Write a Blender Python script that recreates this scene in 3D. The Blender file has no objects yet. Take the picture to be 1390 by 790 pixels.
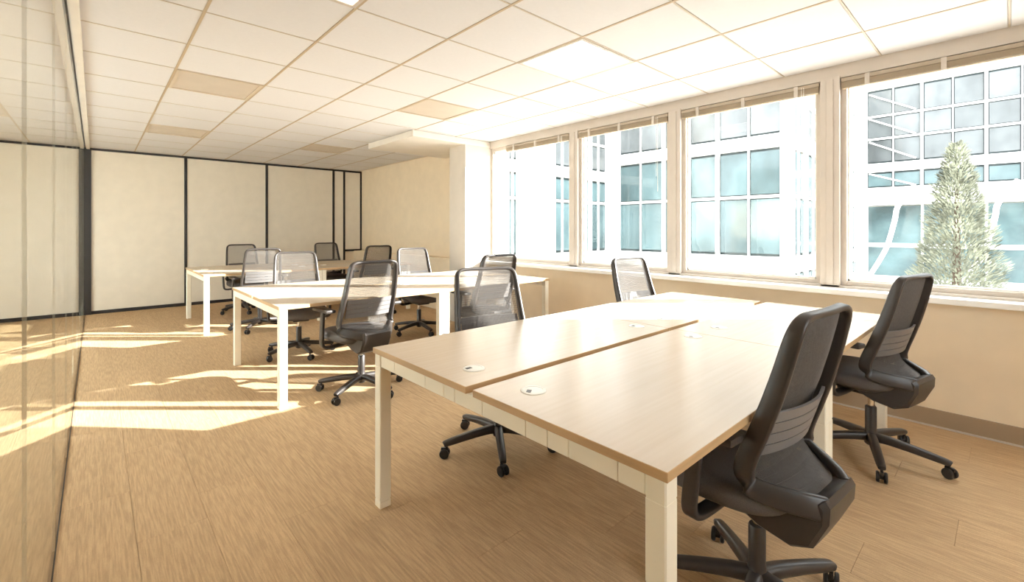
import bpy, bmesh, math, random
from mathutils import Vector, Matrix

random.seed(7)
scene = bpy.context.scene
C = scene.collection
R = math.radians

# ------------------------------------------------------------------ camera
H_EYE = 1.28
cam_d = bpy.data.cameras.new('camera')
cam = bpy.data.objects.new('camera', cam_d)
C.objects.link(cam)
cam.location = (0.0, 0.0, H_EYE)
cam.rotation_euler = (R(90), 0, R(-42.45))
cam_d.sensor_width = 36.0
cam_d.lens = 617.6 / 1390 * 36.0
cam_d.shift_y = -84.0 / 1390
cam_d.clip_start = 0.02
cam_d.clip_end = 300
scene.camera = cam

# ------------------------------------------------------------------ light
SUN = 33.0
SKY = 8.0
PANEL = 5.0
scene.view_settings.view_transform = 'Standard'
scene.view_settings.look = 'None'
scene.view_settings.gamma = 1.0
scene.view_settings.use_curve_mapping = False
scene.view_settings.exposure = 0.02
scene.cycles.max_bounces = 16
scene.cycles.diffuse_bounces = 12
scene.cycles.transparent_max_bounces = 24

world = bpy.data.worlds.new('World')
scene.world = world
world.use_nodes = True
wn = world.node_tree.nodes
wn['Background'].inputs['Color'].default_value = (0.97, 0.985, 1.0, 1)
wn['Background'].inputs['Strength'].default_value = SKY

EL = R(18.8)
AZ = R(137.55)           # direction in which the sunlight travels
sd = bpy.data.lights.new('sun', 'SUN')
sd.energy = SUN
sd.color = (1.0, 0.96, 0.90)
sd.angle = R(0.6)
so = bpy.data.objects.new('sun', sd)
C.objects.link(so)
v = Vector((math.cos(AZ) * math.cos(EL), math.sin(AZ) * math.cos(EL), -math.sin(EL)))
so.rotation_euler = v.to_track_quat('-Z', 'Y').to_euler()
so.location = (20, -16, 9)

# ------------------------------------------------------------------ materials
MATS = {}


def mat(name, color, rough=0.5, metal=0.0, spec=0.5, noise=None, bump=None, rand=0.0):
    """noise=(scale xyz, amount, detail); bump=(scale, strength)"""
    m = bpy.data.materials.new(name)
    m.use_nodes = True
    nt = m.node_tree
    b = nt.nodes['Principled BSDF']
    b.inputs['Roughness'].default_value = rough
    b.inputs['Metallic'].default_value = metal
    b.inputs['Specular IOR Level'].default_value = spec
    tc = nt.nodes.new('ShaderNodeTexCoord')
    col = None
    n1 = nt.nodes.new('ShaderNodeTexNoise')
    mp = nt.nodes.new('ShaderNodeMapping')
    nt.links.new(tc.outputs['Object'], mp.inputs['Vector'])
    sc, amt, det = noise if noise else ((6, 6, 6), 0.03, 2)
    mp.inputs['Scale'].default_value = sc
    oi = nt.nodes.new('ShaderNodeObjectInfo')
    if rand or noise:
        vm = nt.nodes.new('ShaderNodeVectorMath')
        vm.operation = 'MULTIPLY_ADD'
        cx = nt.nodes.new('ShaderNodeCombineXYZ')
        for i in range(3):
            nt.links.new(oi.outputs['Random'], cx.inputs[i])
        nt.links.new(cx.outputs[0], vm.inputs[0])
        vm.inputs[1].default_value = (37, 91, 53)
        nt.links.new(mp.outputs[0], vm.inputs[2])
        nt.links.new(vm.outputs[0], n1.inputs['Vector'])
    else:
        nt.links.new(mp.outputs[0], n1.inputs['Vector'])
    n1.inputs['Scale'].default_value = 1.0
    n1.inputs['Detail'].default_value = det
    mr = nt.nodes.new('ShaderNodeMapRange')
    mr.inputs['From Min'].default_value = 0.3
    mr.inputs['From Max'].default_value = 0.7
    mr.inputs['To Min'].default_value = 1 - amt
    mr.inputs['To Max'].default_value = 1 + amt
    nt.links.new(n1.outputs['Fac'], mr.inputs['Value'])
    fac = mr.outputs[0]
    if rand:
        m2 = nt.nodes.new('ShaderNodeMapRange')
        m2.inputs['To Min'].default_value = 1 - rand
        m2.inputs['To Max'].default_value = 1 + rand
        nt.links.new(oi.outputs['Random'], m2.inputs['Value'])
        mm = nt.nodes.new('ShaderNodeMath')
        mm.operation = 'MULTIPLY'
        nt.links.new(fac, mm.inputs[0])
        nt.links.new(m2.outputs[0], mm.inputs[1])
        fac = mm.outputs[0]
    vs = nt.nodes.new('ShaderNodeVectorMath')
    vs.operation = 'SCALE'
    vs.inputs[0].default_value = color[:3]
    nt.links.new(fac, vs.inputs['Scale'])
    nt.links.new(vs.outputs[0], b.inputs['Base Color'])
    if bump:
        n2 = nt.nodes.new('ShaderNodeTexNoise')
        n2.inputs['Scale'].default_value = bump[0]
        n2.inputs['Detail'].default_value = 3
        nt.links.new(tc.outputs['Object'], n2.inputs['Vector'])
        bp = nt.nodes.new('ShaderNodeBump')
        bp.inputs['Strength'].default_value = bump[1]
        bp.inputs['Distance'].default_value = 0.002
        nt.links.new(n2.outputs['Fac'], bp.inputs['Height'])
        nt.links.new(bp.outputs[0], b.inputs['Normal'])
    MATS[name] = m
    return m


mat('ceiling_tile', (0.66, 0.65, 0.655), 0.9, noise=((40, 40, 40), 0.012, 3), bump=(220, 0.25), rand=0.012)
mat('tee', (0.47, 0.37, 0.25), 0.6)
mat('cross_tee', (0.52, 0.45, 0.36), 0.6)
mat('white_paint', (0.70, 0.65, 0.58), 0.6)
mat('beige_wall', (0.82, 0.69, 0.51), 0.75, bump=(90, 0.08))
mat('partition', (0.77, 0.71, 0.605), 0.65, bump=(150, 0.05))
mat('column_paint', (0.58, 0.53, 0.465), 0.65, bump=(90, 0.06))
mat('black_trim', (0.025, 0.022, 0.022), 0.45)
mat('baseboard', (0.36, 0.27, 0.18), 0.5)
mat('frame_white', (0.56, 0.50, 0.44), 0.45)
mat('sill_white', (0.88, 0.87, 0.84), 0.35)
mat('blind', (0.52, 0.42, 0.30), 0.5)
mat('blind_rail', (0.40, 0.33, 0.25), 0.45)
mat('desk_edge', (0.50, 0.33, 0.17), 0.45, noise=((3, 3, 60), 0.08, 2))
mat('leg_cream', (0.84, 0.79, 0.66), 0.35)
mat('grommet', (0.82, 0.80, 0.75), 0.3)
mat('dark_plastic', (0.038, 0.031, 0.028), 0.38, spec=0.5)
mat('grey_plastic', (0.16, 0.15, 0.148), 0.4)
mat('seat_fabric', (0.095, 0.085, 0.082), 0.75, noise=((300, 300, 300), 0.12, 1), bump=(500, 0.2))
mat('chrome', (0.75, 0.74, 0.72), 0.18, metal=1.0)
mat('wheel', (0.02, 0.018, 0.018), 0.4)
mat('light_frame', (0.55, 0.46, 0.35), 0.5)
mat('unlit_diffuser', (0.55, 0.48, 0.40), 0.5)
mat('facade_white', (0.84, 0.84, 0.82), 0.6)
mat('facade_wall', (0.86, 0.84, 0.80), 0.7)
mat('pane_blue', (0.09, 0.135, 0.145), 0.08, noise=((.9, .9, .7), 0.35, 3), rand=0.22)
mat('pane_grey', (0.12, 0.13, 0.135), 0.08, noise=((.9, .9, .7), 0.35, 3), rand=0.18)
mat('lobby_glass', (0.11, 0.165, 0.175), 0.08, noise=((.7, .7, .9), 0.5, 4), rand=0.15)
mat('gasket', (0.022, 0.040, 0.046), 0.4)
mat('paving', (0.74, 0.72, 0.69), 0.8)
mat('foliage', (0.26, 0.27, 0.205), 0.7, noise=((2.5, 2.5, 2.5), 0.5, 3))
mat('bark', (0.10, 0.07, 0.05), 0.9)
mat('exterior', (0.2, 0.19, 0.18), 0.8)


def wood():
    m = bpy.data.materials.new('maple')
    m.use_nodes = True
    nt = m.node_tree
    b = nt.nodes['Principled BSDF']
    b.inputs['Roughness'].default_value = 0.27
    b.inputs['Specular IOR Level'].default_value = 0.6
    tc = nt.nodes.new('ShaderNodeTexCoord')
    oi = nt.nodes.new('ShaderNodeObjectInfo')
    mp = nt.nodes.new('ShaderNodeMapping')
    mp.inputs['Scale'].default_value = (2.2, 55, 10)
    nt.links.new(tc.outputs['Object'], mp.inputs['Vector'])
    ad = nt.nodes.new('ShaderNodeVectorMath')
    ad.operation = 'ADD'
    nt.links.new(mp.outputs[0], ad.inputs[0])
    nt.links.new(oi.outputs['Location'], ad.inputs[1])
    n = nt.nodes.new('ShaderNodeTexNoise')
    n.inputs['Scale'].default_value = 1
    n.inputs['Detail'].default_value = 5
    nt.links.new(ad.outputs[0], n.inputs['Vector'])
    cr = nt.nodes.new('ShaderNodeValToRGB')
    cr.color_ramp.elements[0].position = 0.3
    cr.color_ramp.elements[0].color = (0.625, 0.52, 0.405, 1)
    cr.color_ramp.elements[1].position = 0.7
    cr.color_ramp.elements[1].color = (0.66, 0.56, 0.448, 1)
    nt.links.new(n.outputs['Fac'], cr.inputs['Fac'])
    nt.links.new(cr.outputs[0], b.inputs['Base Color'])
    MATS['maple'] = m


wood()


def carpet():
    m = bpy.data.materials.new('carpet')
    m.use_nodes = True
    nt = m.node_tree
    L = nt.links.new
    b = nt.nodes['Principled BSDF']
    b.inputs['Roughness'].default_value = 0.95
    b.inputs['Specular IOR Level'].default_value = 0.1
    tc = nt.nodes.new('ShaderNodeTexCoord')
    oi = nt.nodes.new('ShaderNodeObjectInfo')
    cx = nt.nodes.new('ShaderNodeCombineXYZ')
    for i in range(3):
        L(oi.outputs['Random'], cx.inputs[i])
    # ribs: lines along Y, about 8 mm apart, broken up along their length
    def layer(scale, mul):
        mp = nt.nodes.new('ShaderNodeMapping')
        mp.inputs['Scale'].default_value = scale
        L(tc.outputs['Object'], mp.inputs['Vector'])
        ma = nt.nodes.new('ShaderNodeVectorMath')
        ma.operation = 'MULTIPLY_ADD'
        L(cx.outputs[0], ma.inputs[0])
        ma.inputs[1].default_value = mul
        L(mp.outputs[0], ma.inputs[2])
        n = nt.nodes.new('ShaderNodeTexNoise')
        n.inputs['Scale'].default_value = 1.0
        n.inputs['Detail'].default_value = 2.0
        L(ma.outputs[0], n.inputs['Vector'])
        return n.outputs['Fac']
    fine = layer((150, 8.0, 1), (71, 33, 19))
    mid = layer((16, 1.1, 1), (23, 57, 91))
    pile = layer((420, 420, 420), (5, 7, 3))
    def ramp(fac, lo, hi, a, bb):
        r = nt.nodes.new('ShaderNodeMapRange')
        r.inputs['From Min'].default_value = lo
        r.inputs['From Max'].default_value = hi
        r.inputs['To Min'].default_value = a
        r.inputs['To Max'].default_value = bb
        L(fac, r.inputs['Value'])
        return r.outputs[0]
    def mul(a, bb):
        k = nt.nodes.new('ShaderNodeMath')
        k.operation = 'MULTIPLY'
        L(a, k.inputs[0])
        L(bb, k.inputs[1])
        return k.outputs[0]
    f = mul(ramp(fine, .36, .64, .88, 1.12), ramp(mid, .35, .65, .98, 1.02))
    f = mul(f, ramp(pile, .3, .7, .88, 1.12))
    f = mul(f, ramp(oi.outputs['Random'], 0, 1, .965, 1.035))
    vs = nt.nodes.new('ShaderNodeVectorMath')
    vs.operation = 'SCALE'
    vs.inputs[0].default_value = (0.51, 0.357, 0.21)
    L(f, vs.inputs['Scale'])
    L(vs.outputs[0], b.inputs['Base Color'])
    bp = nt.nodes.new('ShaderNodeBump')
    bp.inputs['Strength'].default_value = 0.5
    bp.inputs['Distance'].default_value = 0.002
    L(fine, bp.inputs['Height'])
    L(bp.outputs[0], b.inputs['Normal'])
    MATS['carpet'] = m


carpet()


def glass(name, tint, ior=1.45, rough=0.0):
    m = bpy.data.materials.new(name)
    m.use_nodes = True
    nt = m.node_tree
    nt.nodes.remove(nt.nodes['Principled BSDF'])
    out = nt.nodes['Material Output']
    t = nt.nodes.new('ShaderNodeBsdfTransparent')
    t.inputs['Color'].default_value = (*tint, 1)
    g = nt.nodes.new('ShaderNodeBsdfGlossy')
    g.inputs['Roughness'].default_value = rough
    fr = nt.nodes.new('ShaderNodeFresnel')
    fr.inputs['IOR'].default_value = ior
    mx = nt.nodes.new('ShaderNodeMixShader')
    ge = nt.nodes.new('ShaderNodeNewGeometry')
    sb = nt.nodes.new('ShaderNodeMath')
    sb.operation = 'SUBTRACT'
    sb.inputs[0].default_value = 1.0
    nt.links.new(ge.outputs['Backfacing'], sb.inputs[1])
    ml = nt.nodes.new('ShaderNodeMath')
    ml.operation = 'MULTIPLY'
    nt.links.new(fr.outputs[0], ml.inputs[0])
    nt.links.new(sb.outputs[0], ml.inputs[1])
    nt.links.new(ml.outputs[0], mx.inputs[0])
    nt.links.new(t.outputs[0], mx.inputs[1])
    nt.links.new(g.outputs[0], mx.inputs[2])
    nt.links.new(mx.outputs[0], out.inputs['Surface'])
    MATS[name] = m


glass('window_glass', (0.96, 0.985, 0.985), 1.3)
glass('partition_glass', (0.97, 0.985, 0.965), 1.5)


mat('chair_mesh', (0.115, 0.102, 0.094), 0.7, noise=((90, 90, 90), 0.1, 1))


def emit(name, color, s):
    m = bpy.data.materials.new(name)
    m.use_nodes = True
    b = m.node_tree.nodes['Principled BSDF']
    b.inputs['Base Color'].default_value = (0.8, 0.8, 0.8, 1)
    b.inputs['Emission Color'].default_value = (*color, 1)
    b.inputs['Emission Strength'].default_value = s
    MATS[name] = m


emit('lit_diffuser', (1.0, 0.93, 0.84), PANEL)


# ------------------------------------------------------------------ mesh helpers
def mesh_from(name, verts, faces, m, smooth=False):
    me = bpy.data.meshes.new(name)
    me.from_pydata([tuple(p) for p in verts], [], faces)
    me.update()
    bm = bmesh.new()
    bm.from_mesh(me)
    bmesh.ops.recalc_face_normals(bm, faces=bm.faces)
    bm.to_mesh(me)
    bm.free()
    me.materials.append(MATS[m])
    if smooth:
        for p in me.polygons:
            p.use_smooth = True
    return me


def finish(name, bm, m, parent=None, loc=None, smooth=False, extra=()):
    bmesh.ops.recalc_face_normals(bm, faces=bm.faces)
    me = bpy.data.meshes.new(name)
    bm.to_mesh(me)
    bm.free()
    me.materials.append(MATS[m])
    for e in extra:
        me.materials.append(MATS[e])
    if smooth:
        me.shade_smooth() if hasattr(me, 'shade_smooth') else None
        for p in me.polygons:
            p.use_smooth = True
    return link(name, me, parent, loc)


def link(name, me, parent=None, loc=None):
    o = bpy.data.objects.new(name, me)
    C.objects.link(o)
    if parent is not None:
        o.parent = parent
    if loc is not None:
        o.location = loc
    return o


def add_box(bm, x0, x1, y0, y1, z0, z1, bev=0.0, mi=0):
    vs = [bm.verts.new(p) for p in
          ((x0, y0, z0), (x1, y0, z0), (x1, y1, z0), (x0, y1, z0),
           (x0, y0, z1), (x1, y0, z1), (x1, y1, z1), (x0, y1, z1))]
    fs = [bm.faces.new([vs[i] for i in f]) for f in
          ((3, 2, 1, 0), (4, 5, 6, 7), (0, 1, 5, 4), (1, 2, 6, 5), (2, 3, 7, 6), (3, 0, 4, 7))]
    for f in fs:
        f.material_index = mi
    if bev:
        es = list({e for f in fs for e in f.edges})
        bmesh.ops.bevel(bm, geom=es, offset=bev, segments=2, profile=0.6, affect='EDGES')
    return vs


def box(name, x0, x1, y0, y1, z0, z1, m, parent=None, bev=0.0, center=True):
    bm = bmesh.new()
    if center:
        c = Vector(((x0 + x1) / 2, (y0 + y1) / 2, (z0 + z1) / 2))
    else:
        c = Vector((0, 0, 0))
    add_box(bm, x0 - c.x, x1 - c.x, y0 - c.y, y1 - c.y, z0 - c.z, z1 - c.z, bev)
    return finish(name, bm, m, parent, c)


def add_cyl(bm, p0, p1, r0, r1, n=16, cap=True):
    p0, p1 = Vector(p0), Vector(p1)
    t = (p1 - p0).normalized()
    a = Vector((1, 0, 0)) if abs(t.x) < .9 else Vector((0, 1, 0))
    u = t.cross(a).normalized()
    w = t.cross(u)
    A, B = [], []
    for i in range(n):
        k = 2 * math.pi * i / n
        d = u * math.cos(k) + w * math.sin(k)
        A.append(bm.verts.new(p0 + d * r0))
        B.append(bm.verts.new(p1 + d * r1))
    for i in range(n):
        j = (i + 1) % n
        bm.faces.new((A[i], A[j], B[j], B[i]))
    if cap:
        bm.faces.new(A[::-1])
        bm.faces.new(B)


def add_lathe(bm, prof, n=20, c=(0, 0, 0)):
    """prof: list of (r, z)"""
    rings = []
    for r, z in prof:
        rings.append([bm.verts.new((c[0] + r * math.cos(2 * math.pi * i / n), c[1] + r * math.sin(2 * math.pi * i / n), c[2] + z)) for i in range(n)])
    for a, b in zip(rings, rings[1:]):
        for i in range(n):
            j = (i + 1) % n
            bm.faces.new((a[i], a[j], b[j], b[i]))
    bm.faces.new(rings[0][::-1])
    bm.faces.new(rings[-1])


def catmull(pts, sub=4):
    P = [Vector(p) for p in pts]
    out = []
    for i in range(len(P) - 1):
        a = P[max(i - 1, 0)]
        b, c = P[i], P[i + 1]
        d = P[min(i + 2, len(P) - 1)]
        for k in range(sub):
            t = k / sub
            out.append(0.5 * ((2 * b) + (c - a) * t + (2 * a - 5 * b + 4 * c - d) * t * t + (-a + 3 * b - 3 * c + d) * t ** 3))
    out.append(P[-1])
    return out


def add_sweep(bm, pts, norms, depth, thick, rnd=0.3):
    """rounded-rectangle section; depth along norm, thick across"""
    rings = []
    n = len(pts)
    for i in range(n):
        t = (pts[min(i + 1, n - 1)] - pts[max(i - 1, 0)]).normalized()
        nn = norms[i]
        nn = (nn - t * nn.dot(t)).normalized()
        s = t.cross(nn)
        dd = depth[i] if isinstance(depth, (list, tuple)) else depth
        tt = thick[i] if isinstance(thick, (list, tuple)) else thick
        c = min(dd, tt) * rnd
        hd, ht = dd / 2, tt / 2
        prof = [(hd, ht - c), (hd - c * .3, ht - c * .3), (hd - c, ht), (-hd + c, ht), (-hd + c * .3, ht - c * .3), (-hd, ht - c),
                (-hd, -ht + c), (-hd + c * .3, -ht + c * .3), (-hd + c, -ht), (hd - c, -ht), (hd - c * .3, -ht + c * .3), (hd, -ht + c)]
        rings.append([bm.verts.new(pts[i] + nn * a + s * b) for a, b in prof])
    k = len(rings[0])
    for a, b in zip(rings, rings[1:]):
        for i in range(k):
            j = (i + 1) % k
            bm.faces.new((a[i], a[j], b[j], b[i]))
    bm.faces.new(rings[0][::-1])
    bm.faces.new(rings[-1])


def autosmooth(o, ang=40):
    me = o.data
    for p in me.polygons:
        p.use_smooth = True
    try:
        me.set_sharp_from_angle(angle=R(ang))
    except Exception:
        pass


def tag(o, label=None, cat=None, group=None, kind=None):
    if label:
        o['label'] = label
    if cat:
        o['category'] = cat
    if group:
        o['group'] = group
    if kind:
        o['kind'] = kind
    return o


def empty(name, loc=(0, 0, 0), rz=0.0):
    o = bpy.data.objects.new(name, None)
    o.empty_display_size = 0.1
    C.objects.link(o)
    o.location = loc
    o.rotation_euler = (0, 0, rz)
    return o


def struct(o, label=None):
    o['kind'] = 'structure'
    if label:
        o['label'] = label
    return o


def copy_tree(o, parent=None):
    c = o.copy()
    C.objects.link(c)
    c.parent = parent
    for ch in list(o.children):
        copy_tree(ch, c)
    return c


# ------------------------------------------------------------------ room shell
XL = -0.12      # glass partition
XR = 4.02       # lower wall under the windows
XW = 4.16       # glazing plane
YB = 9.30       # folding partition at the far end
YF = -1.60
ZC = 2.50
XC = -1.95      # outer wall of the room beyond the glass
CZ0, CZ1, CY0, CY1 = .12, 2.0, 3.0, 8.3   # its windows, unseen, added to brighten the far end

floor = struct(box('floor', XC, 4.30, YF, YB + .2, -0.15, -0.006, 'carpet'), 'tan ribbed carpet plank floor of the open office')


def child_box(name, parent, x0, x1, y0, y1, z0, z1, m, bev=0.0):
    """child of a parent whose transform is only a location"""
    o = box(name, x0, x1, y0, y1, z0, z1, m, parent, bev)
    o.location = o.location - parent.location
    return o


# carpet planks, 0.25 m x 1 m, shared meshes
plank_cache = {}


def plank_mesh(w, l):
    key = (round(w, 3), round(l, 3))
    if key not in plank_cache:
        bm = bmesh.new()
        g = 0.0006
        add_box(bm, -w / 2 + g, w / 2 - g, -l / 2 + g, l / 2 - g, -0.006, 0.0)
        bmesh.ops.recalc_face_normals(bm, faces=bm.faces)
        me = bpy.data.meshes.new('carpet_plank')
        bm.to_mesh(me)
        bm.free()
        me.materials.append(MATS['carpet'])
        plank_cache[key] = me
    return plank_cache[key]


PW = (XR - XL) / 17
for i in range(17):
    y = -0.6
    ends = [y]
    off = [0.5, 1.0, 0.25, 0.75][i % 4]
    k = y + off
    while k < YB - 0.05:
        ends.append(k)
        k += 1.0
    ends.append(YB)
    for a, b in zip(ends, ends[1:]):
        o = link('carpet_plank', plank_mesh(PW, b - a), floor, (XL + PW * (i + .5), (a + b) / 2, 0))
        o.location = o.location - floor.location

# ceiling slab, tiles, tee bars
ceiling = struct(box('ceiling', XC, 4.30, YF, YB + .2, ZC + .022, ZC + .12, 'white_paint'), 'suspended ceiling of pale square tiles')
T = 0.61
GX = -0.16
lights = {}   # (i,j) -> lit
for key, lit in {(4, 3): True, (1, 3): True, (4, 6): False, (1, 7): False, (1, 11): False, (4, 11): False}.items():
    lights[key] = lit
tile_me = {}


def tile_mesh(w, l):
    key = (round(w, 3), round(l, 3))
    if key not in tile_me:
        bm = bmesh.new()
        add_box(bm, -w / 2, w / 2, -l / 2, l / 2, 0, .016, bev=0.0)
        bmesh.ops.bevel(bm, geom=[e for e in bm.edges if all(vv.co.z < .001 for vv in e.verts)], offset=.004, segments=1, affect='EDGES')
        bmesh.ops.recalc_face_normals(bm, faces=bm.faces)
        me = bpy.data.meshes.new('ceiling_tile')
        bm.to_mesh(me)
        bm.free()
        me.materials.append(MATS['ceiling_tile'])
        tile_me[key] = me
    return tile_me[key]


NI, NJ0, NJ1 = 7, -2, 16
for i in range(NI):
    for j in range(NJ0, NJ1):
        if (i, j) in lights:
            continue
        x0, x1 = GX + i * T, GX + (i + 1) * T
        y0, y1 = j * T, (j + 1) * T
        x0, x1 = max(x0, XL + .02), min(x1, 4.08)
        y0, y1 = max(y0, YF), min(y1, YB)
        if y1 - y0 < .1:
            continue
        g = 0.005
        o = link('ceiling_tile', tile_mesh(x1 - x0 - 2 * g, y1 - y0 - 2 * g), ceiling, ((x0 + x1) / 2, (y0 + y1) / 2, ZC))
        o.location = o.location - ceiling.location
for i in range(1, NI):
    x = GX + i * T
    child_box('main_tee', ceiling, x - .0075, x + .0075, YF + .02, YB - .02, ZC - .003, ZC + .004, 'tee')
for j in range(NJ0, NJ1):
    y = j * T
    if y < YF + .05 or y > YB - .05:
        continue
    child_box('cross_tee', ceiling, XL + .03, 4.075, y - .0045, y + .0045, ZC - .0015, ZC + .004, 'cross_tee')

# ceiling soffit (lowered box by the column)
so_ = box('ceiling_soffit', 2.86, 4.17, 4.92, 6.15, 2.42, ZC - .004, 'white_paint', bev=.004)
struct(so_, 'lowered boxed soffit on the ceiling beside the column')

# back wall: backing + black framed panels
wall_back = struct(box('wall_back', XC, 4.45, YB + .035, YB + .2, 0, ZC + .02, 'beige_wall'), 'folding partition wall of cream panels in black frames')
xs = [XL, 1.11, 2.34, 3.575]
for a, b in zip(xs, xs[1:]):
    child_box('partition_panel', wall_back, a + .02, b - .02, YB, YB + .035, .05, 2.465, 'partition', .003)
child_box('partition_panel', wall_back, 3.595, 3.775, YB, YB + .035, .05, 2.465, 'partition', .003)
child_box('partition_panel', wall_back, 3.815, 4.15, YB, YB + .035, .86, 2.465, 'partition', .003)
child_box('corridor_panel', wall_back, XC, XL - .02, YB, YB + .035, .05, 2.465, 'partition', .003)
for x, w in ((1.11, .02), (2.34, .02), (3.575, .02), (3.795, .02)):
    child_box('frame_stile', wall_back, x - w, x + w, YB - .012, YB + .03, .04, 2.47, 'black_trim', .002)
child_box('frame_stile', wall_back, 4.135, 4.17, YB - .012, YB + .03, .84, 2.47, 'black_trim', .002)
child_box('frame_stile', wall_back, XL - .02, XL + .07, YB - .03, YB + .03, .0, 2.48, 'black_trim', .002)
child_box('top_track', wall_back, XC, 4.17, YB - .014, YB + .034, 2.465, ZC - .004, 'black_trim', .002)
child_box('bottom_track', wall_back, XC, 3.80, YB - .012, YB + .034, 0.0, .05, 'black_trim', .002)
child_box('frame_rail', wall_back, 3.795, 4.17, YB - .012, YB + .03, .82, .86, 'black_trim', .002)

# left glass wall
wall_left = struct(box('wall_left', XL - .012, XL + .006, YF, YB - .03, ZC - .020, ZC - .004, 'black_trim'), 'frameless glass partition wall along the left side')
y = -1.45
joints = []
while y < YB:
    joints.append(y)
    y += 1.0
joints = [YF] + joints + [YB - .03]
for a, b in zip(joints, joints[1:]):
    if b - a < .05:
        continue
    child_box('glass_panel', wall_left, XL - .008, XL + .002, a + .001, b - .001, .005, ZC - .020, 'partition_glass')
for a in joints[1:-1]:
    child_box('glass_joint', wall_left, XL - .007, XL + .001, a - .001, a + .001, .005, ZC - .020, 'leg_cream')
child_box('floor_channel', wall_left, XL - .010, XL + .004, YF, YB - .03, .0, .006, 'black_trim')
trim_left = struct(box('trim_1', XL + .014, XL + .055, YF, YB - .03, ZC - .028, ZC - .004, 'white_paint', bev=.003), 'white ceiling trim above the glass partition')
wall_corr = struct(box('wall_corridor', XC - .1, XC, YF, YB + .2, -.1, CZ0, 'beige_wall'), 'wall with windows along the room beyond the glass partition')
child_box('upper_wall', wall_corr, XC - .1, XC, YF, YB + .2, CZ1, ZC + .1, 'beige_wall')
child_box('end_wall', wall_corr, XC - .1, XC, YF, CY0, CZ0, CZ1, 'beige_wall')
cy = [CY0 + (CY1 - CY0) * k / 8 for k in range(9)]
for y in cy:
    child_box('window_post', wall_corr, XC - .09, XC - .01, y - .045, y + .045, CZ0, CZ1, 'frame_white')  # posts of the unseen windows added for fill daylight
for a, b in zip(cy, cy[1:]):
    child_box('window_pane', wall_corr, XC - .056, XC - .044, a + .045, b - .045, CZ0, CZ1, 'window_glass')  # panes of the same added windows, letting in extra skylight
child_box('end_wall', wall_corr, XC - .1, XC, CY1 + .045, YB + .2, CZ0, CZ1, 'beige_wall')
FX0, FX1, FZ0, FZ1 = .7, 2.5, .9, 2.25     # unseen window added behind the viewer as fill light
wall_front = struct(box('wall_front', XC - .1, 4.45, YF - .12, YF, -.1, FZ0, 'beige_wall'), 'wall with one window behind the viewer')
child_box('upper_wall', wall_front, XC - .1, 4.45, YF - .12, YF, FZ1, ZC + .1, 'beige_wall')
child_box('side_wall', wall_front, XC - .1, FX0, YF - .12, YF, FZ0, FZ1, 'beige_wall')
child_box('side_wall', wall_front, FX1, 4.45, YF - .12, YF, FZ0, FZ1, 'beige_wall')
child_box('window_post', wall_front, (FX0 + FX1) / 2 - .04, (FX0 + FX1) / 2 + .04, YF - .10, YF - .02, FZ0, FZ1, 'frame_white')
for a, b in ((FX0, (FX0 + FX1) / 2 - .04), ((FX0 + FX1) / 2 + .04, FX1)):
    child_box('window_pane', wall_front, a, b, YF - .066, YF - .054, FZ0, FZ1, 'window_glass')  # panes of the added window, fill light for the near end
struct(box('wall_exterior_return', 4.30, 4.46, -7.5, -3.2, -.6, 5.6, 'exterior'), 'outside wall of the next wing')  # unseen, added to keep direct sun off the rear window

# right wall: lower wall, upper walls, column
YJ = -0.335
wall_right = struct(box('wall_right', XR, 4.30, YF, YB + .03, 0, .806, 'beige_wall'), 'beige dado wall below the windows')
o = child_box('upper_wall', wall_right, 4.17, 4.30, 5.2, YB + .03, .80, ZC + .02, 'beige_wall')
o = child_box('upper_wall', wall_right, 4.06, 4.30, YF, YJ - .06, .80, ZC + .02, 'beige_wall')
o = child_box('ledge', wall_right, XR - .02, 4.17, 5.30, YB, .80, .83, 'beige_wall', .003)
header = struct(box('trim_2', 4.085, 4.30, YJ - .06, 5.2, 2.405, ZC + .02, 'frame_white', bev=.003), 'painted header band above the row of windows')
column = struct(box('wall_column', 3.66, 4.30, 4.93, 5.30, 0, ZC - .004, 'column_paint', bev=.003), 'square white column at the end of the windows')
bb = struct(box('baseboard_right', XR - .012, XR, YF, 4.93, 0, .112, 'baseboard', bev=.003), 'brown vinyl baseboard under the windows')
child_box('toe', bb, XR - .022, XR - .011, YF, 4.93, 0, .010, 'frame_white')
sill = struct(box('trim_3', 3.935, 4.13, YJ - .06, 4.93, .806, .845, 'sill_white', bev=.006), 'long white window sill')
child_box('sill_upstand', sill, 4.075, 4.13, YJ - .06, 4.925, .845, .862, 'frame_white', .002)
pier = struct(box('wall_exterior_pier', 4.30, 4.46, -3.2, -.315, -.6, 5.6, 'exterior'), 'outside pier beside the last window')  # out of view, placed to end the sunlit band at this window
struct(box('wall_exterior_upper', 4.08, 4.30, YF, YB, ZC + .12, 4.2, 'exterior'), 'outside wall above the windows')
struct(box('wall_exterior_base', 4.30, 4.33, -.315, YB, -.6, .82, 'exterior'), 'outside wall below the windows')

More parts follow.
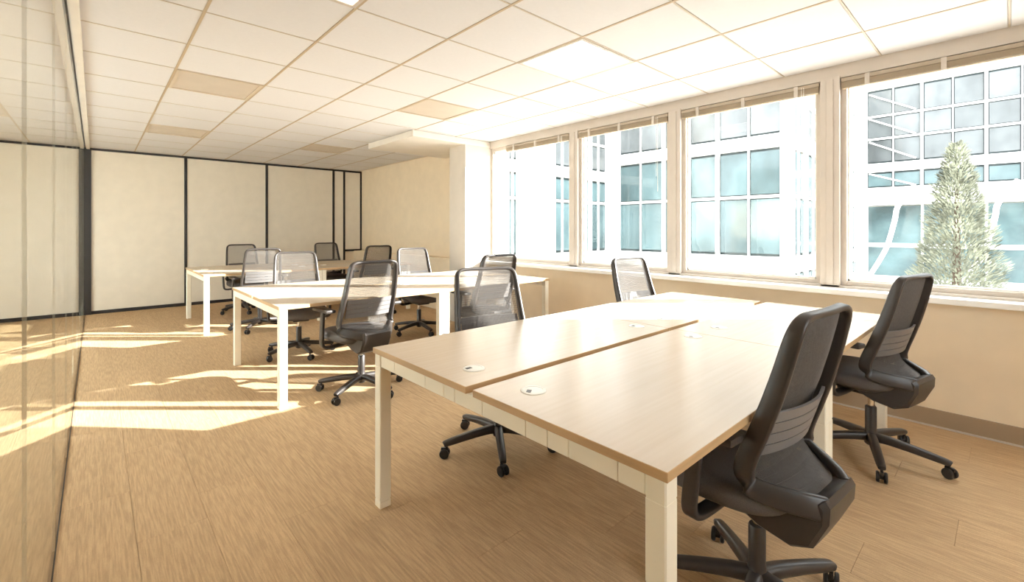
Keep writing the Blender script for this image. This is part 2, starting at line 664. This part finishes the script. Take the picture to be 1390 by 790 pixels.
# windows
MC = [4.655, 3.405, 2.16, 0.912, YJ]
MW = .062
mull_n = 3
for k in range(4):
    yb, ya = (MC[k] - MW if k else 4.928), MC[k + 1] + MW      # ya < yb
    bm = bmesh.new()
    s = .036
    zb, zt = .845, 2.405
    x0, x1 = 4.115, 4.205
    add_box(bm, x0, x1, ya, ya + s, zb, zt, .003)
    add_box(bm, x0, x1, yb - s, yb, zb, zt, .003)
    add_box(bm, x0, x1, ya + s, yb - s, zb, zb + .05, .003)
    add_box(bm, x0, x1, ya + s, yb - s, zt - .045, zt, .003)
    w = finish('window_%d' % (k + 1), bm, 'frame_white')
    struct(w, ['first window beside the white column', 'second window from the white column, behind the lone desk chair',
               'third window from the white column, facing the building corner', 'nearest window with the conifer tree outside'][k])
    box('glass_pane', XW - .006, XW + .006, ya + s - .004, yb - s + .004, zb + .046, zt - .04, 'window_glass', w)
    bm = bmesh.new()
    a_, b_ = ya + s, yb - s
    q = .012
    for (p0, p1, r0, r1) in ((a_, a_ + q, zb + .05, zt - .045), (b_ - q, b_, zb + .05, zt - .045), (a_, b_, zb + .05, zb + .05 + q), (a_, b_, zt - .045 - q, zt - .045)):
        add_box(bm, XW - .016, XW + .016, p0, p1, r0, r1)
    finish('glazing_bead', bm, 'sill_white', w)
for k, yc in enumerate(MC):
    if k == 0:
        continue
    m_ = box('trim_%d' % (3 + k), 4.075, 4.22, yc - MW, yc + MW, .845, 2.42, 'frame_white', bev=.003)
    struct(m_, ['', 'cream mullion between first and second window', 'cream mullion between second and third window',
                'cream mullion between third and nearest window', 'cream jamb at the end of the nearest window'][k])
    child_box('groove_strip', m_, 4.066, 4.076, yc - .022, yc + .022, .862, 2.40, 'frame_white', .002)

# raised venetian blinds
BL = ['raised tan venetian blind at the first window beside the column',
      'raised tan venetian blind at the second window from the column',
      'raised tan venetian blind at the third window, over the building corner',
      'raised tan venetian blind at the nearest window, above the conifer']
for k in range(4):
    yb, ya = MC[k] - MW - .008, MC[k + 1] + MW + .008
    r = empty('venetian_blind', (4.095, (ya + yb) / 2, 2.40))
    tag(r, BL[k], 'blind', 'venetian blinds above the windows')
    hw = (yb - ya) / 2
    box('headrail', -.018, .016, -hw, hw, -.030, -.002, 'blind_rail', r, .002)
    for q in range(7):
        z = -.036 - q * .0052
        box('slat', -.019, .013, -hw + .004, hw - .004, z - .0012, z + .0012, 'blind', r)
    box('bottom_rail', -.017, .012, -hw + .004, hw - .004, -.083, -.073, 'blind', r, .002)
    for t in (-.72, 0.0, .72):
        box('bracket', -.024, -.017, hw * t - .014, hw * t + .014, -.084, 0.0, 'frame_white', r, .001)
    bm = bmesh.new()
    add_cyl(bm, (-.026, -hw + .10, -.02), (-.026, -hw + .10, -.75), .0022, .0022, 6)
    add_cyl(bm, (-.026, -hw + .115, -.02), (-.026, -hw + .115, -.60), .0018, .0018, 6)
    finish('cord', bm, 'sill_white', r)

# ceiling lights
LL = {(4, 3): 'lit square ceiling light panel nearest the windows, glowing white',
      (1, 3): 'lit square ceiling light panel cut off by the top edge of the photo',
      (4, 6): 'unlit beige ceiling light panel beyond the glowing one, near the soffit',
      (1, 7): 'unlit beige ceiling light panel nearest the glass partition side',
      (1, 11): 'unlit beige ceiling light panel far back above the left partition panel',
      (4, 11): 'unlit beige ceiling light panel far back behind the soffit'}
for (i, j), lit in lights.items():
    r = empty('ceiling_light', (GX + (i + .5) * T, (j + .5) * T, ZC))
    tag(r, LL[(i, j)], 'ceiling light', 'square ceiling light panels')
    h = T / 2 - .0085
    bm = bmesh.new()
    f = .022
    for a in ((-h, h, -h, -h + f), (-h, h, h - f, h), (-h, -h + f, -h + f, h - f), (h - f, h, -h + f, h - f)):
        add_box(bm, *a, -.006, .016)
    finish('light_frame', bm, 'light_frame' if not lit else 'frame_white', r)
    box('diffuser', -h + f, h - f, -h + f, h - f, .002, .010, 'lit_diffuser' if lit else 'unlit_diffuser', r)

# ------------------------------------------------------------------ bench desks
DX0, DX1 = 0.95, 3.75
DZ = 0.73


def leg_mesh():
    bm = bmesh.new()
    w = .0275
    prof = [(w, 0.0), (w, .028), (w - .0015, .030), (w - .0015, .034), (w, .036), (w, .44), (w - .0015, .442), (w - .0015, .446), (w, .448), (w, .645), (w - .001, .646), (w - .001, .650), (w, .651), (w, .705)]
    rings = []
    c = .004
    for r, z in prof:
        rings.append([bm.verts.new((sx * a, sy * b, z)) for sx, sy, a, b in (
            (1, 1, r, r - c), (1, 1, r - c, r), (-1, 1, r - c, r), (-1, 1, r, r - c),
            (-1, -1, r, r - c), (-1, -1, r - c, r), (1, -1, r - c, r), (1, -1, r, r - c))])
    for a, b in zip(rings, rings[1:]):
        for i in range(8):
            j = (i + 1) % 8
            bm.faces.new((a[i], a[j], b[j], b[i]))
    bm.faces.new(rings[0][::-1])
    bm.faces.new(rings[-1])
    bmesh.ops.recalc_face_normals(bm, faces=bm.faces)
    me = bpy.data.meshes.new('leg')
    bm.to_mesh(me)
    bm.free()
    me.materials.append(MATS['leg_cream'])
    return me


LEG = leg_mesh()


def tabletop_mesh(w, d, th=.025):
    bm = bmesh.new()
    add_box(bm, -w / 2, w / 2, -d / 2, d / 2, -th, 0)
    bmesh.ops.bevel(bm, geom=[e for e in bm.edges], offset=.0015, segments=1, affect='EDGES')
    bmesh.ops.recalc_face_normals(bm, faces=bm.faces)
    for f in bm.faces:
        f.material_index = 0 if f.normal.z > .9 else 1
    me = bpy.data.meshes.new('tabletop')
    bm.to_mesh(me)
    bm.free()
    me.materials.append(MATS['maple'])
    me.materials.append(MATS['desk_edge'])
    return me


def grommet_meshes():
    bm = bmesh.new()
    add_lathe(bm, [(.044, 0), (.044, .0015), (.041, .003), (.034, .0035), (.033, .0025), (.0, .0028)][:5] , 28)
    bmesh.ops.recalc_face_normals(bm, faces=bm.faces)
    a = bpy.data.meshes.new('cable_grommet')
    bm.to_mesh(a)
    bm.free()
    a.materials.append(MATS['grommet'])
    a.materials.append(MATS['dark_plastic'])
    bm = bmesh.new()
    bm.from_mesh(a)
    add_box(bm, -.030, -.004, .004, .020, .0022, .0036, mi=1)
    bm.to_mesh(a)
    bm.free()
    return a


TOP_W = 1.398
TOP_D = 0.72
TOPM = tabletop_mesh(TOP_W, TOP_D)
GRM = grommet_meshes()


def bench(y0, label, grommets):
    r = empty('bench_desk', ((DX0 + DX1) / 2, y0 + .74, 0))
    tag(r, label, 'desk', 'rows of white-legged bench desks')
    hx, hy = (DX1 - DX0) / 2, .74
    for ix in (0, 1):
        for iy in (0, 1):
            cx = -hx + .7 + 1.4 * ix
            cy = -hy + TOP_D / 2 if iy == 0 else hy - TOP_D / 2
            t = link('tabletop', TOPM, r, (cx, cy, DZ))
            for (gx, gi) in grommets:
                if gi == ix:
                    g = link('cable_grommet', GRM, t, (gx, .215 if iy == 0 else -.215, 0.0))
                    g.rotation_euler = (0, 0, 0 if iy else .6)
    for x in (-hx + .035, -.029, .029, hx - .035):
        for yy in (-hy + .035, hy - .035):
            link('leg', LEG, r, (x, yy, 0))
    # end beams, made of short cover pieces
    cuts = [-hy + .0625, -.60, -.44, -.36, -.27, -.06, .10, .17, .30, .55, hy - .0625]
    for x, sgn in ((-hx + .035, -1), (hx - .035, 1)):
        for a, b in zip(cuts, cuts[1:]):
            box('beam_cover', x - .024, x + .024, a + .0012, b - .0012, .650, .704, 'leg_cream', r, .002)
        box('end_beam', x - .018, x + .018, -hy + .06, hy - .06, .654, .702, 'leg_cream', r)
    for x in (-.029, .029):
        box('end_beam', x - .024, x + .024, -hy + .0625, hy - .0625, .650, .704, 'leg_cream', r, .002)
    for yy in (-.30, .30):
        for a, b in ((-hx + .062, -.055), (.055, hx - .062)):
            box('long_beam', a, b, yy - .02, yy + .02, .660, .704, 'leg_cream', r, .002)
    return r


G1 = ((-.55, 0), (.61, 0), (-.48, 1))
bench(0.52, 'large pale wood bench desk nearest the camera, with white cable grommets', G1)
bench(3.475, 'middle pale wood bench desk lit by strong sunlight', G1)
bench(6.51, 'farthest pale wood bench desk in front of the folding partition', G1)


# ------------------------------------------------------------------ office chairs
def make_chair():
    r = empty('office_chair')
    # back frame: arms, stiles and top rail as one loop
    half = [(0, -.208, 1.030), (.10, -.205, 1.031), (.158, -.202, 1.027), (.186, -.196, 1.006), (.196, -.183, .96), (.203, -.160, .87), (.209, -.131, .77), (.215, -.100, .68),
            (.219, -.076, .615), (.220, -.062, .565), (.215, -.068, .526), (.198, -.098, .506), (.162, -.152, .493), (.120, -.203, .483), (.090, -.228, .474)]
    nh = [(0, .97, .2)] * 4 + [(0, .975, .22)] * 4 + [(0, .98, .2), (0, .93, .35), (0, .62, .78), (0, .36, .93), (0, .3, .95), (0, .3, .95), (0, .2, .98)]
    dep = [.028, .030, .034, .042, .048, .051, .054, .056, .058, .060, .062, .064, .066, .068, .068]
    thk = [.020, .020, .021, .022, .022, .022, .023, .023, .024, .025, .025, .026, .028, .030, .03]
    full = [(-x, y, z) for x, y, z in half[::-1]] + half[1:]
    nf = nh[::-1] + nh[1:]
    df = dep[::-1] + dep[1:]
    tf = thk[::-1] + thk[1:]
    S = 4
    pts = catmull(full, S)
    nn = catmull(nf, S)
    dd = [p.x for p in catmull([(d, 0, 0) for d in df], S)]
    tt = [p.x for p in catmull([(d, 0, 0) for d in tf], S)]
    bm = bmesh.new()
    add_sweep(bm, pts, nn, dd, tt, .32)
    o = finish('back_frame', bm, 'dark_plastic', r)
    autosmooth(o, 50)
    # mesh panel between the stiles
    rows = [(.492, -.190, .110), (.502, -.150, .150), (.518, -.105, .184), (.54, -.075, .203), (.57, -.062, .208), (.615, -.074, .207), (.68, -.098, .203), (.77, -.129, .197), (.87, -.158, .191), (.96, -.181, .184), (1.006, -.194, .172), (1.025, -.200, .150)]
    def surf(t, k):
        z, y, hw = rows[k]
        sag = .022 * (1 - t * t) * (1.0 if z < .99 else .3)
        return Vector((hw * t, y - sag + .008, z))
    vs, fs = [], []
    NT = 66
    for u in range(NT):
        t = -1 + 2 * (u + .5) / NT
        base = len(vs)
        for k in range(len(rows)):
            c = surf(t, k)
            for dx, dy in ((-.00095, .0011), (.00095, .0011), (.00095, -.0011), (-.00095, -.0011)):
                vs.append(c + Vector((dx, dy, 0)))
        for k in range(len(rows) - 1):
            for q in range(4):
                a = base + 4 * k + q
                b = base + 4 * k + (q + 1) % 4
                fs.append((a, b, b + 4, a + 4))
    # cross threads
    zz = [.50 + .0135 * k for k in range(39)]
    for z in zz:
        k = max(i for i in range(len(rows) - 1) if rows[i][0] <= z)
        f = (z - rows[k][0]) / (rows[k + 1][0] - rows[k][0])
        base = len(vs)
        M = 12
        for u in range(M + 1):
            t = -1 + 2 * u / M
            c = surf(t, k).lerp(surf(t, k + 1), f)
            vs.append(c + Vector((0, 0, -.0007)))
            vs.append(c + Vector((0, 0, .0007)))
        for u in range(M):
            a = base + 2 * u
            fs.append((a, a + 2, a + 3, a + 1))
    me = mesh_from('mesh_panel', vs, fs, 'chair_mesh')
    link('mesh_panel', me, r)
    # lumbar support: curved pad of four ribs behind the mesh
    for q in range(4):
        z0 = .605 + q * .036
        z1 = z0 + .033
        bm = bmesh.new()
        pr = []
        for u in range(11):
            t = -1 + 2 * u / 10
            hw = .185
            yy = lambda z: -.062 - (z - .57) * .32 - .030 * (1 - t * t) - .012
            pr.append([bm.verts.new((hw * t, yy(z0), z0)), bm.verts.new((hw * t, yy(z1), z1)),
                       bm.verts.new((hw * t, yy(z1) - .010, z1)), bm.verts.new((hw * t, yy(z0) - .010, z0))])
        for a, b in zip(pr, pr[1:]):
            for i in range(4):
                j = (i + 1) % 4
                bm.faces.new((a[i], a[j], b[j], b[i]))
        bm.faces.new(pr[0])
        bm.faces.new(pr[-1][::-1])
        o = finish('lumbar_rib', bm, 'grey_plastic', r)
        autosmooth(o, 30)
    # rear shell that carries the back and runs under the seat
    prof = [(-.248, .488), (-.245, .442), (-.205, .356), (-.145, .330), (-.050, .345), (.02, .375), (.02, .41), (-.06, .425), (-.15, .465), (-.212, .500), (-.236, .505)]
    bm = bmesh.new()
    sec = []
    for x, k in ((-.120, .88), (-.106, 1.0), (0, 1.02), (.106, 1.0), (.120, .88)):
        cy = sum(p[0] for p in prof) / len(prof)
        cz = sum(p[1] for p in prof) / len(prof)
        sec.append([bm.verts.new((x, cy + (p[0] - cy) * k, cz + (p[1] - cz) * k)) for p in prof])
    n = len(prof)
    for a, b in zip(sec, sec[1:]):
        for i in range(n):
            j = (i + 1) % n
            bm.faces.new((a[i], a[j], b[j], b[i]))
    bm.faces.new(sec[0])
    bm.faces.new(sec[-1][::-1])
    o = finish('back_shell', bm, 'dark_plastic', r)
    autosmooth(o, 35)
    # seat cushion: rounded, waterfall front
    def pad(name, hw, hd, cy, zlist, m):
        bm = bmesh.new()
        rings = []
        N = 40
        for k, z, dz in zlist:
            ring = []
            for i in range(N):
                a = 2 * math.pi * i / N
                c, s = math.cos(a), math.sin(a)
                e = 0.55
                x = hw * k * (abs(c) ** e) * (1 if c >= 0 else -1)
                yy = hd * k * (abs(s) ** e) * (1 if s >= 0 else -1)
                x *= (1 - .06 * (yy / hd if yy > 0 else -yy / hd * 1.6))
                drop = dz * (yy / hd) ** 2 if yy > 0 else -.2 * dz * (yy / hd) ** 2
                ring.append(bm.verts.new((x, cy + yy, z - drop)))
            rings.append(ring)
        for a, b in zip(rings, rings[1:]):
            for i in range(N):
                j = (i + 1) % N
                bm.faces.new((a[i], a[j], b[j], b[i]))
        bm.faces.new(rings[0][::-1])
        bm.faces.new(rings[-1])
        return finish(name, bm, m, r, smooth=True)
    pad('seat', .248, .245, .085, [(.80, .416, .02), (.92, .420, .022), (.985, .434, .024), (1.0, .455, .025), (.985, .473, .025), (.94, .486, .022), (.80, .494, .015), (.5, .497, .008), (.2, .498, 0)], 'seat_fabric')
    pad('seat_shell', .225, .225, .085, [(.45, .388, .0), (.80, .398, .015), (.93, .414, .02), (.93, .422, .022), (.5, .424, .01)], 'dark_plastic')
    o = box('mechanism', -.075, .075, -.06, .14, .352, .396, 'dark_plastic', r, .01)
    bm = bmesh.new()
    add_cyl(bm, (.07, .09, .378), (.23, .10, .372), .006, .006, 8)
    add_box(bm, .20, .25, .085, .115, .367, .377, .003)
    finish('lever', bm, 'dark_plastic', r)
    # arms: pad, post and foot under the seat
    for s in (-1, 1):
        bm = bmesh.new()
        path = [Vector((s * .10, .06, .385)), Vector((s * .20, .07, .372)), Vector((s * .262, .075, .375)), Vector((s * .283, .078, .40)), Vector((s * .288, .072, .46)), Vector((s * .290, .06, .56)), Vector((s * .290, .05, .655))]
        pts = catmull(path, 4)
        add_sweep(bm, pts, [Vector((0, 1, 0))] * len(pts), .050, .022, .3)
        a = finish('armrest', bm, 'dark_plastic', r)
        autosmooth(a, 50)
        bm = bmesh.new()
        add_box(bm, s * .285 - .038, s * .285 + .038, -.075, .165, .655, .680, .010)
        p = finish('arm_pad', bm, 'dark_plastic', a)
        autosmooth(p, 50)
    # column
    bm = bmesh.new()
    add_lathe(bm, [(.020, .060), (.030, .068), (.034, .085), (.034, .120), (.029, .135), (.027, .160), (.027, .275), (.024, .280)], 20)
    o = finish('gas_column', bm, 'dark_plastic', r)
    autosmooth(o, 40)
    bm = bmesh.new()
    add_cyl(bm, (0, 0, .275), (0, 0, .36), .014, .014, 16)
    p = finish('piston', bm, 'chrome', o)
    autosmooth(p, 40)
    # five-star base
    for k in range(5):
        a = R(72 * k + 90)
        ca, sa = math.cos(a), math.sin(a)
        bm = bmesh.new()
        path = [Vector((.018, 0, .108)), Vector((.08, 0, .108)), Vector((.18, 0, .098)), Vector((.28, 0, .084)), Vector((.318, 0, .078)), Vector((.330, 0, .074))]
        pts = catmull(path, 3)
        n = len(pts)
        add_sweep(bm, pts, [Vector((0, 0, 1))] * n, [.050 - .026 * i / (n - 1) for i in range(n)], [.050 - .018 * i / (n - 1) for i in range(n)], .3)
        lg = finish('base_leg', bm, 'dark_plastic', r)
        lg.rotation_euler = (0, 0, a)
        autosmooth(lg, 50)
        bm = bmesh.new()
        for sy in (-1, 1):
            add_lathe_y(bm, .027, sy * .009, sy * .024, 18)
        add_cyl(bm, (0, -.010, 0), (0, .010, 0), .012, .012, 10)
        add_cyl(bm, (-.012, 0, .020), (-.012, 0, .048), .007, .007, 8)
        add_box(bm, -.020, .020, -.007, .007, .012, .030, .002)
        c = finish('caster', bm, 'wheel', lg, (.318 + .006, 0, .0272))
        autosmooth(c, 40)
        c.rotation_euler = (0, 0, R(40 * math.sin(k * 2.3 + 1)))
    return r


def add_lathe_y(bm, rad, y0, y1, n):
    lo, hi = min(y0, y1), max(y0, y1)
    b = .004
    prof = [(rad - b, lo), (rad, lo + b), (rad, hi - b), (rad - b, hi)]
    rings = [[bm.verts.new((q * math.cos(2 * math.pi * i / n), yy, q * math.sin(2 * math.pi * i / n))) for i in range(n)] for q, yy in prof]
    for a, b2 in zip(rings, rings[1:]):
        for i in range(n):
            j = (i + 1) % n
            bm.faces.new((a[i], a[j], b2[j], b2[i]))
    bm.faces.new(rings[0][::-1])
    bm.faces.new(rings[-1])


proto = make_chair()
# x, y, facing angle (deg), star rotation (deg), label
CH = [
    (1.655, 0.578, 85, 32, 'black mesh office chair in the foreground, seen from behind at the nearest desk'),
    (3.24, 0.53, 78, 47, 'black mesh office chair by the dado wall under the conifer window'),
    (1.75, 2.035, 252, -18, 'mesh office chair whose star base shows under the nearest desk'),
    (3.36, 2.02, 262, 0, 'mesh office chair directly before the second window, across the nearest desk'),
    (1.56, 3.48, 95, -26, 'mesh office chair standing whole in view at the middle desk, facing away'),
    (2.87, 3.50, 88, 5, 'mesh office chair seen against the window sill at the window end of the middle desk'),
    (1.54, 4.93, 262, 10, 'mesh office chair behind the left end of the middle desk, facing the camera'),
    (2.98, 4.98, 265, 0, 'mesh office chair in front of the beige wall, across the middle desk by the column'),
    (1.56, 6.52, 88, 0, 'mesh office chair turned away at the near left of the farthest desk'),
    (3.09, 6.50, 92, 12, 'mesh office chair turned away at the near right of the farthest desk'),
    (1.70, 8.02, 270, 0, 'mesh office chair against the partition at the far left of the farthest desk'),
    (3.04, 8.02, 275, 16, 'mesh office chair against the narrow partition panels behind the farthest desk'),
]
first = True
for x, y, face, star, lab in CH:
    c = proto if first else copy_tree(proto)
    first = False
    c.location = (x, y, 0)
    c.rotation_euler = (0, 0, R(face - 90))
    tag(c, lab, 'chair', 'mesh office chairs at the bench desks')
    k = 0
    for ch in c.children:
        if ch.name.startswith('base_leg'):
            ch.rotation_euler = (0, 0, R(72 * k + 90 + star))
            k += 1

# ------------------------------------------------------------------ outside
GZ = -0.6
ground = struct(box('ground', -30, 60, -60, 40, GZ - .2, GZ, 'paving'), 'pale paved plaza outside the windows')


def obox(name, parent, p0, u, n, u0, u1, n0, n1, z0, z1, m):
    bm = bmesh.new()
    c0 = Vector((p0[0], p0[1], 0))
    U = Vector((u[0], u[1], 0))
    N = Vector((n[0], n[1], 0))
    cen = c0 + U * (u0 + u1) / 2 + N * (n0 + n1) / 2 + Vector((0, 0, (z0 + z1) / 2))
    a, b, h = (u1 - u0) / 2, (n1 - n0) / 2, (z1 - z0) / 2
    ex = abs(U.x) * a + abs(N.x) * b
    ey = abs(U.y) * a + abs(N.y) * b
    add_box(bm, -ex, ex, -ey, ey, -h, h)
    return finish(name, bm, m, parent, cen)


def facade(parent, p0, u, n, verts, rows, solid=(), half=True, lobby=None, panes=('pane_blue', 'pane_grey')):
    """verts: positions of main mullions along u; rows: (z0, z1, transoms, pane material)"""
    for (za, zb, trans, pm) in rows:
        for a, b in zip(verts, verts[1:]):
            if any(s0 < (a + b) / 2 < s1 for s0, s1 in solid):
                continue
            zs = [za] + list(trans) + [zb]
            for q, (z0, z1) in enumerate(zip(zs, zs[1:])):
                um = (a + b) / 2
                e = .075
                obox('window_pane', parent, p0, u, n, a + e, um - .05, -.10, -.06, z0 + e, z1 - e, pm)
                obox('window_pane', parent, p0, u, n, um + .05, b - e, -.10, -.06, z0 + e, z1 - e, pm)
                obox('thin_mullion', parent, p0, u, n, um - .022, um + .022, -.10, -.02, z0, z1, 'facade_white')
            for t in trans:
                obox('transom', parent, p0, u, n, a, b, -.10, .0, t - .04, t + .04, 'facade_white')
        for a in verts:
            obox('mullion', parent, p0, u, n, a - .045, a + .045, -.10, .03, za, zb, 'facade_white')
    zz = sorted(rows)
    u0, u1 = verts[0] - .06, verts[-1] + .06
    obox('backing', parent, p0, u, n, verts[0], verts[-1], -.16, -.12, zz[0][0], zz[-1][1], 'gasket')
    for (ra, rb) in zip(zz, zz[1:]):
        obox('spandrel', parent, p0, u, n, u0, u1, -.30, .04, ra[1], rb[0], 'facade_wall')
    for s0, s1 in solid:
        obox('solid_wall', parent, p0, u, n, s0, s1, -.2, .06, zz[0][0], zz[-1][1], 'facade_wall')


# block with a projecting corner opposite the third window
bA = empty('office_building', (16, 7, GZ))
tag(bA, 'white framed glass office block with a projecting corner, opposite the third window', 'building', 'office buildings outside')
bB = empty('office_building', (24, -2, GZ))
tag(bB, 'set-back glass office wing behind the conifer, with lobby below', 'building', 'office buildings outside')
bC = empty('office_building', (9.5, 11, GZ))
tag(bC, 'white sunlit office wing with a blank wall strip outside the first window', 'building', 'office buildings outside')


def reloc(root):
    for c in root.children:
        c.location = c.location - root.location


rows_main = [(-.45, .05, (), 'pane_blue'), (.50, 3.58, (2.21,), 'pane_blue'), (3.95, 6.9, (5.0, 5.87), 'pane_grey'), (7.25, 9.4, (8.3,), 'pane_grey')]
# -X face of the projecting block
facade(bA, (14.0, 4.09), (0, 1), (-1, 0), [.15, 1.93, 3.72, 5.5, 5.78][:4], rows_main)
obox('corner_column', bA, (14.0, 4.09), (0, 1), (-1, 0), -.05, .12, -.35, .06, GZ, 9.4, 'facade_wall')
# -Y face of the projecting block
facade(bA, (14.0, 4.09), (1, 0), (0, -1), [.45, 1.7, 3.4, 5.1, 6.8, 8.5], rows_main)
obox('core', bA, (14.0, 4.09), (1, 0), (0, -1), .42, 9.5, -5.75, -.4, GZ, 9.6, 'facade_wall')
obox('base_wall', bA, (14.0, 4.09), (0, 1), (-1, 0), -.02, 5.8, -.3, .03, GZ, -.45, 'facade_wall')
obox('roof_edge', bA, (14.0, 4.09), (0, 1), (-1, 0), -.1, 5.8, -.4, .1, 9.4, 9.8, 'facade_wall')
obox('inner_slab', bA, (14.0, 4.09), (0, 1), (-1, 0), .1, 5.8, -.42, -.30, GZ, 9.4, 'facade_wall')
reloc(bA)
# set-back wing
rowsB = [(2.95, 3.60, (), 'pane_blue'), (3.95, 6.95, (4.95, 5.87), 'pane_grey'), (7.25, 9.4, (8.3,), 'pane_grey')]
vb = [0.05 + 1.72 * k for k in range(8)]
facade(bB, (23.5, 4.05), (0, -1), (-1, 0), vb, rowsB)
obox('core', bB, (23.5, 4.05), (0, -1), (-1, 0), 0, 12.2, -3, -.35, GZ, 9.6, 'facade_wall')
obox('roof_edge', bB, (23.5, 4.05), (0, -1), (-1, 0), 0, 12.2, -.4, .1, 9.4, 9.8, 'facade_wall')
obox('fascia', bB, (23.5, 4.05), (0, -1), (-1, 0), 0, 12.2, -.35, .25, 2.25, 2.95, 'facade_wall')
for k in range(7):
    obox('lobby_pane', bB, (23.5, 4.05), (0, -1), (-1, 0), vb[k] + .04, vb[k + 1] - .04, -.3, -.22, GZ, 2.2, 'lobby_glass')
    obox('lobby_mullion', bB, (23.5, 4.05), (0, -1), (-1, 0), vb[k] - .04, vb[k] + .04, -.3, -.15, GZ, 2.25, 'facade_white')
obox('lobby_rail', bB, (23.5, 4.05), (0, -1), (-1, 0), 0, 12.1, -.24, -.16, .55, .72, 'facade_white')
reloc(bB)
for yb_ in (3.0, .35, -2.6):
    bm = bmesh.new()
    P = catmull([Vector((22.6, yb_ + .75, GZ)), Vector((22.7, yb_ + .25, .5)), Vector((22.8, yb_, 1.6)), Vector((22.9, yb_ - .1, 2.2)), Vector((23.1, yb_ - .55, 2.95))], 4)
    add_sweep(bm, P, [Vector((1, 0, 0))] * len(P), .16, .16, .3)
    o = finish('slanted_column', bm, 'facade_white', bB)
    o.location = -Vector(bB.location)
for (ua, za, ub, zb_) in ((.15, 6.8, 1.6, 5.95), (.15, 5.8, 1.6, 5.0), (.15, 4.85, 1.6, 4.05), (.15, 3.55, 1.6, 3.0)):
    bm = bmesh.new()
    P = [Vector((23.5, 4.05 - ua, za)), Vector((23.5, 4.05 - (ua + ub) / 2, (za + zb_) / 2)), Vector((23.5, 4.05 - ub, zb_))]
    add_sweep(bm, P, [Vector((1, 0, 0))] * 3, .04, .06, .2)
    o = finish('diagonal_brace', bm, 'facade_white', bB)
    o.location = -Vector(bB.location)
# wing joining on the left
facade(bC, (14.0, 9.98), (-1, 0), (0, -1), [.1, 1.1, 2.1, 3.02], [(-.45, .05, (), 'pane_blue'), (.50, 3.0, (2.21,), 'pane_blue'), (3.35, 5.6, (4.3,), 'pane_grey'), (5.95, 9.4, (7.4,), 'pane_grey')])
facade(bC, (14.0, 9.98), (-1, 0), (0, -1), [4.58, 5.05], [(-.45, .05, (), 'pane_blue'), (.50, 3.0, (2.21,), 'pane_blue'), (3.35, 5.6, (4.3,), 'pane_grey'), (5.95, 9.4, (7.4,), 'pane_grey')])
obox('blank_wall', bC, (14.0, 9.98), (-1, 0), (0, -1), 3.05, 4.55, -.3, .08, GZ, 9.4, 'facade_wall')
obox('blank_wall', bC, (14.0, 9.98), (-1, 0), (0, -1), 5.12, 8.4, -.3, .08, GZ, 9.4, 'facade_wall')
obox('core', bC, (14.0, 9.98), (-1, 0), (0, -1), 0.06, 8.5, -3, -.32, GZ, 9.6, 'facade_wall')
reloc(bC)

# conifer tree
tr = empty('conifer_tree', (15.0, 0.84, GZ))
tag(tr, 'pale cone-shaped conifer tree standing outside the nearest window', 'tree')
bm = bmesh.new()
add_cyl(bm, (0, 0, 0), (0, 0, 3.3), .10, .02, 8)
finish('trunk', bm, 'bark', tr)
rng = random.Random(3)
vs, fs = [], []
HT = 3.9
for i in range(11000):
    t = rng.random() ** 0.75
    z = HT - t * (HT - .25)
    rad = .06 + .86 * (t ** 0.85)
    a = rng.random() * 2 * math.pi
    rad *= (0.93 + .10 * math.sin(5 * a + z * 2.1) + .08 * math.sin(z * 9 + a))
    rr = rad * (1 - .45 * rng.random() ** 2.2)
    c = Vector((rr * math.cos(a), rr * math.sin(a), z))
    d = Vector((math.cos(a), math.sin(a), .55 + .5 * rng.random())).normalized()
    s = d.cross(Vector((0, 0, 1))).normalized()
    s = (s + Vector((rng.uniform(-.6, .6), rng.uniform(-.6, .6), rng.uniform(-.6, .6)))).normalized()
    l = .07 + .10 * rng.random()
    w = .010 + .016 * rng.random()
    k = len(vs)
    vs += [c - s * w * .4, c + d * l * .5 - s * w, c + d * l, c + d * l * .5 + s * w]
    fs.append((k, k + 1, k + 2, k + 3))
me = mesh_from('foliage', vs, fs, 'foliage')
fo = link('foliage', me, tr)
fo['kind'] = 'stuff'
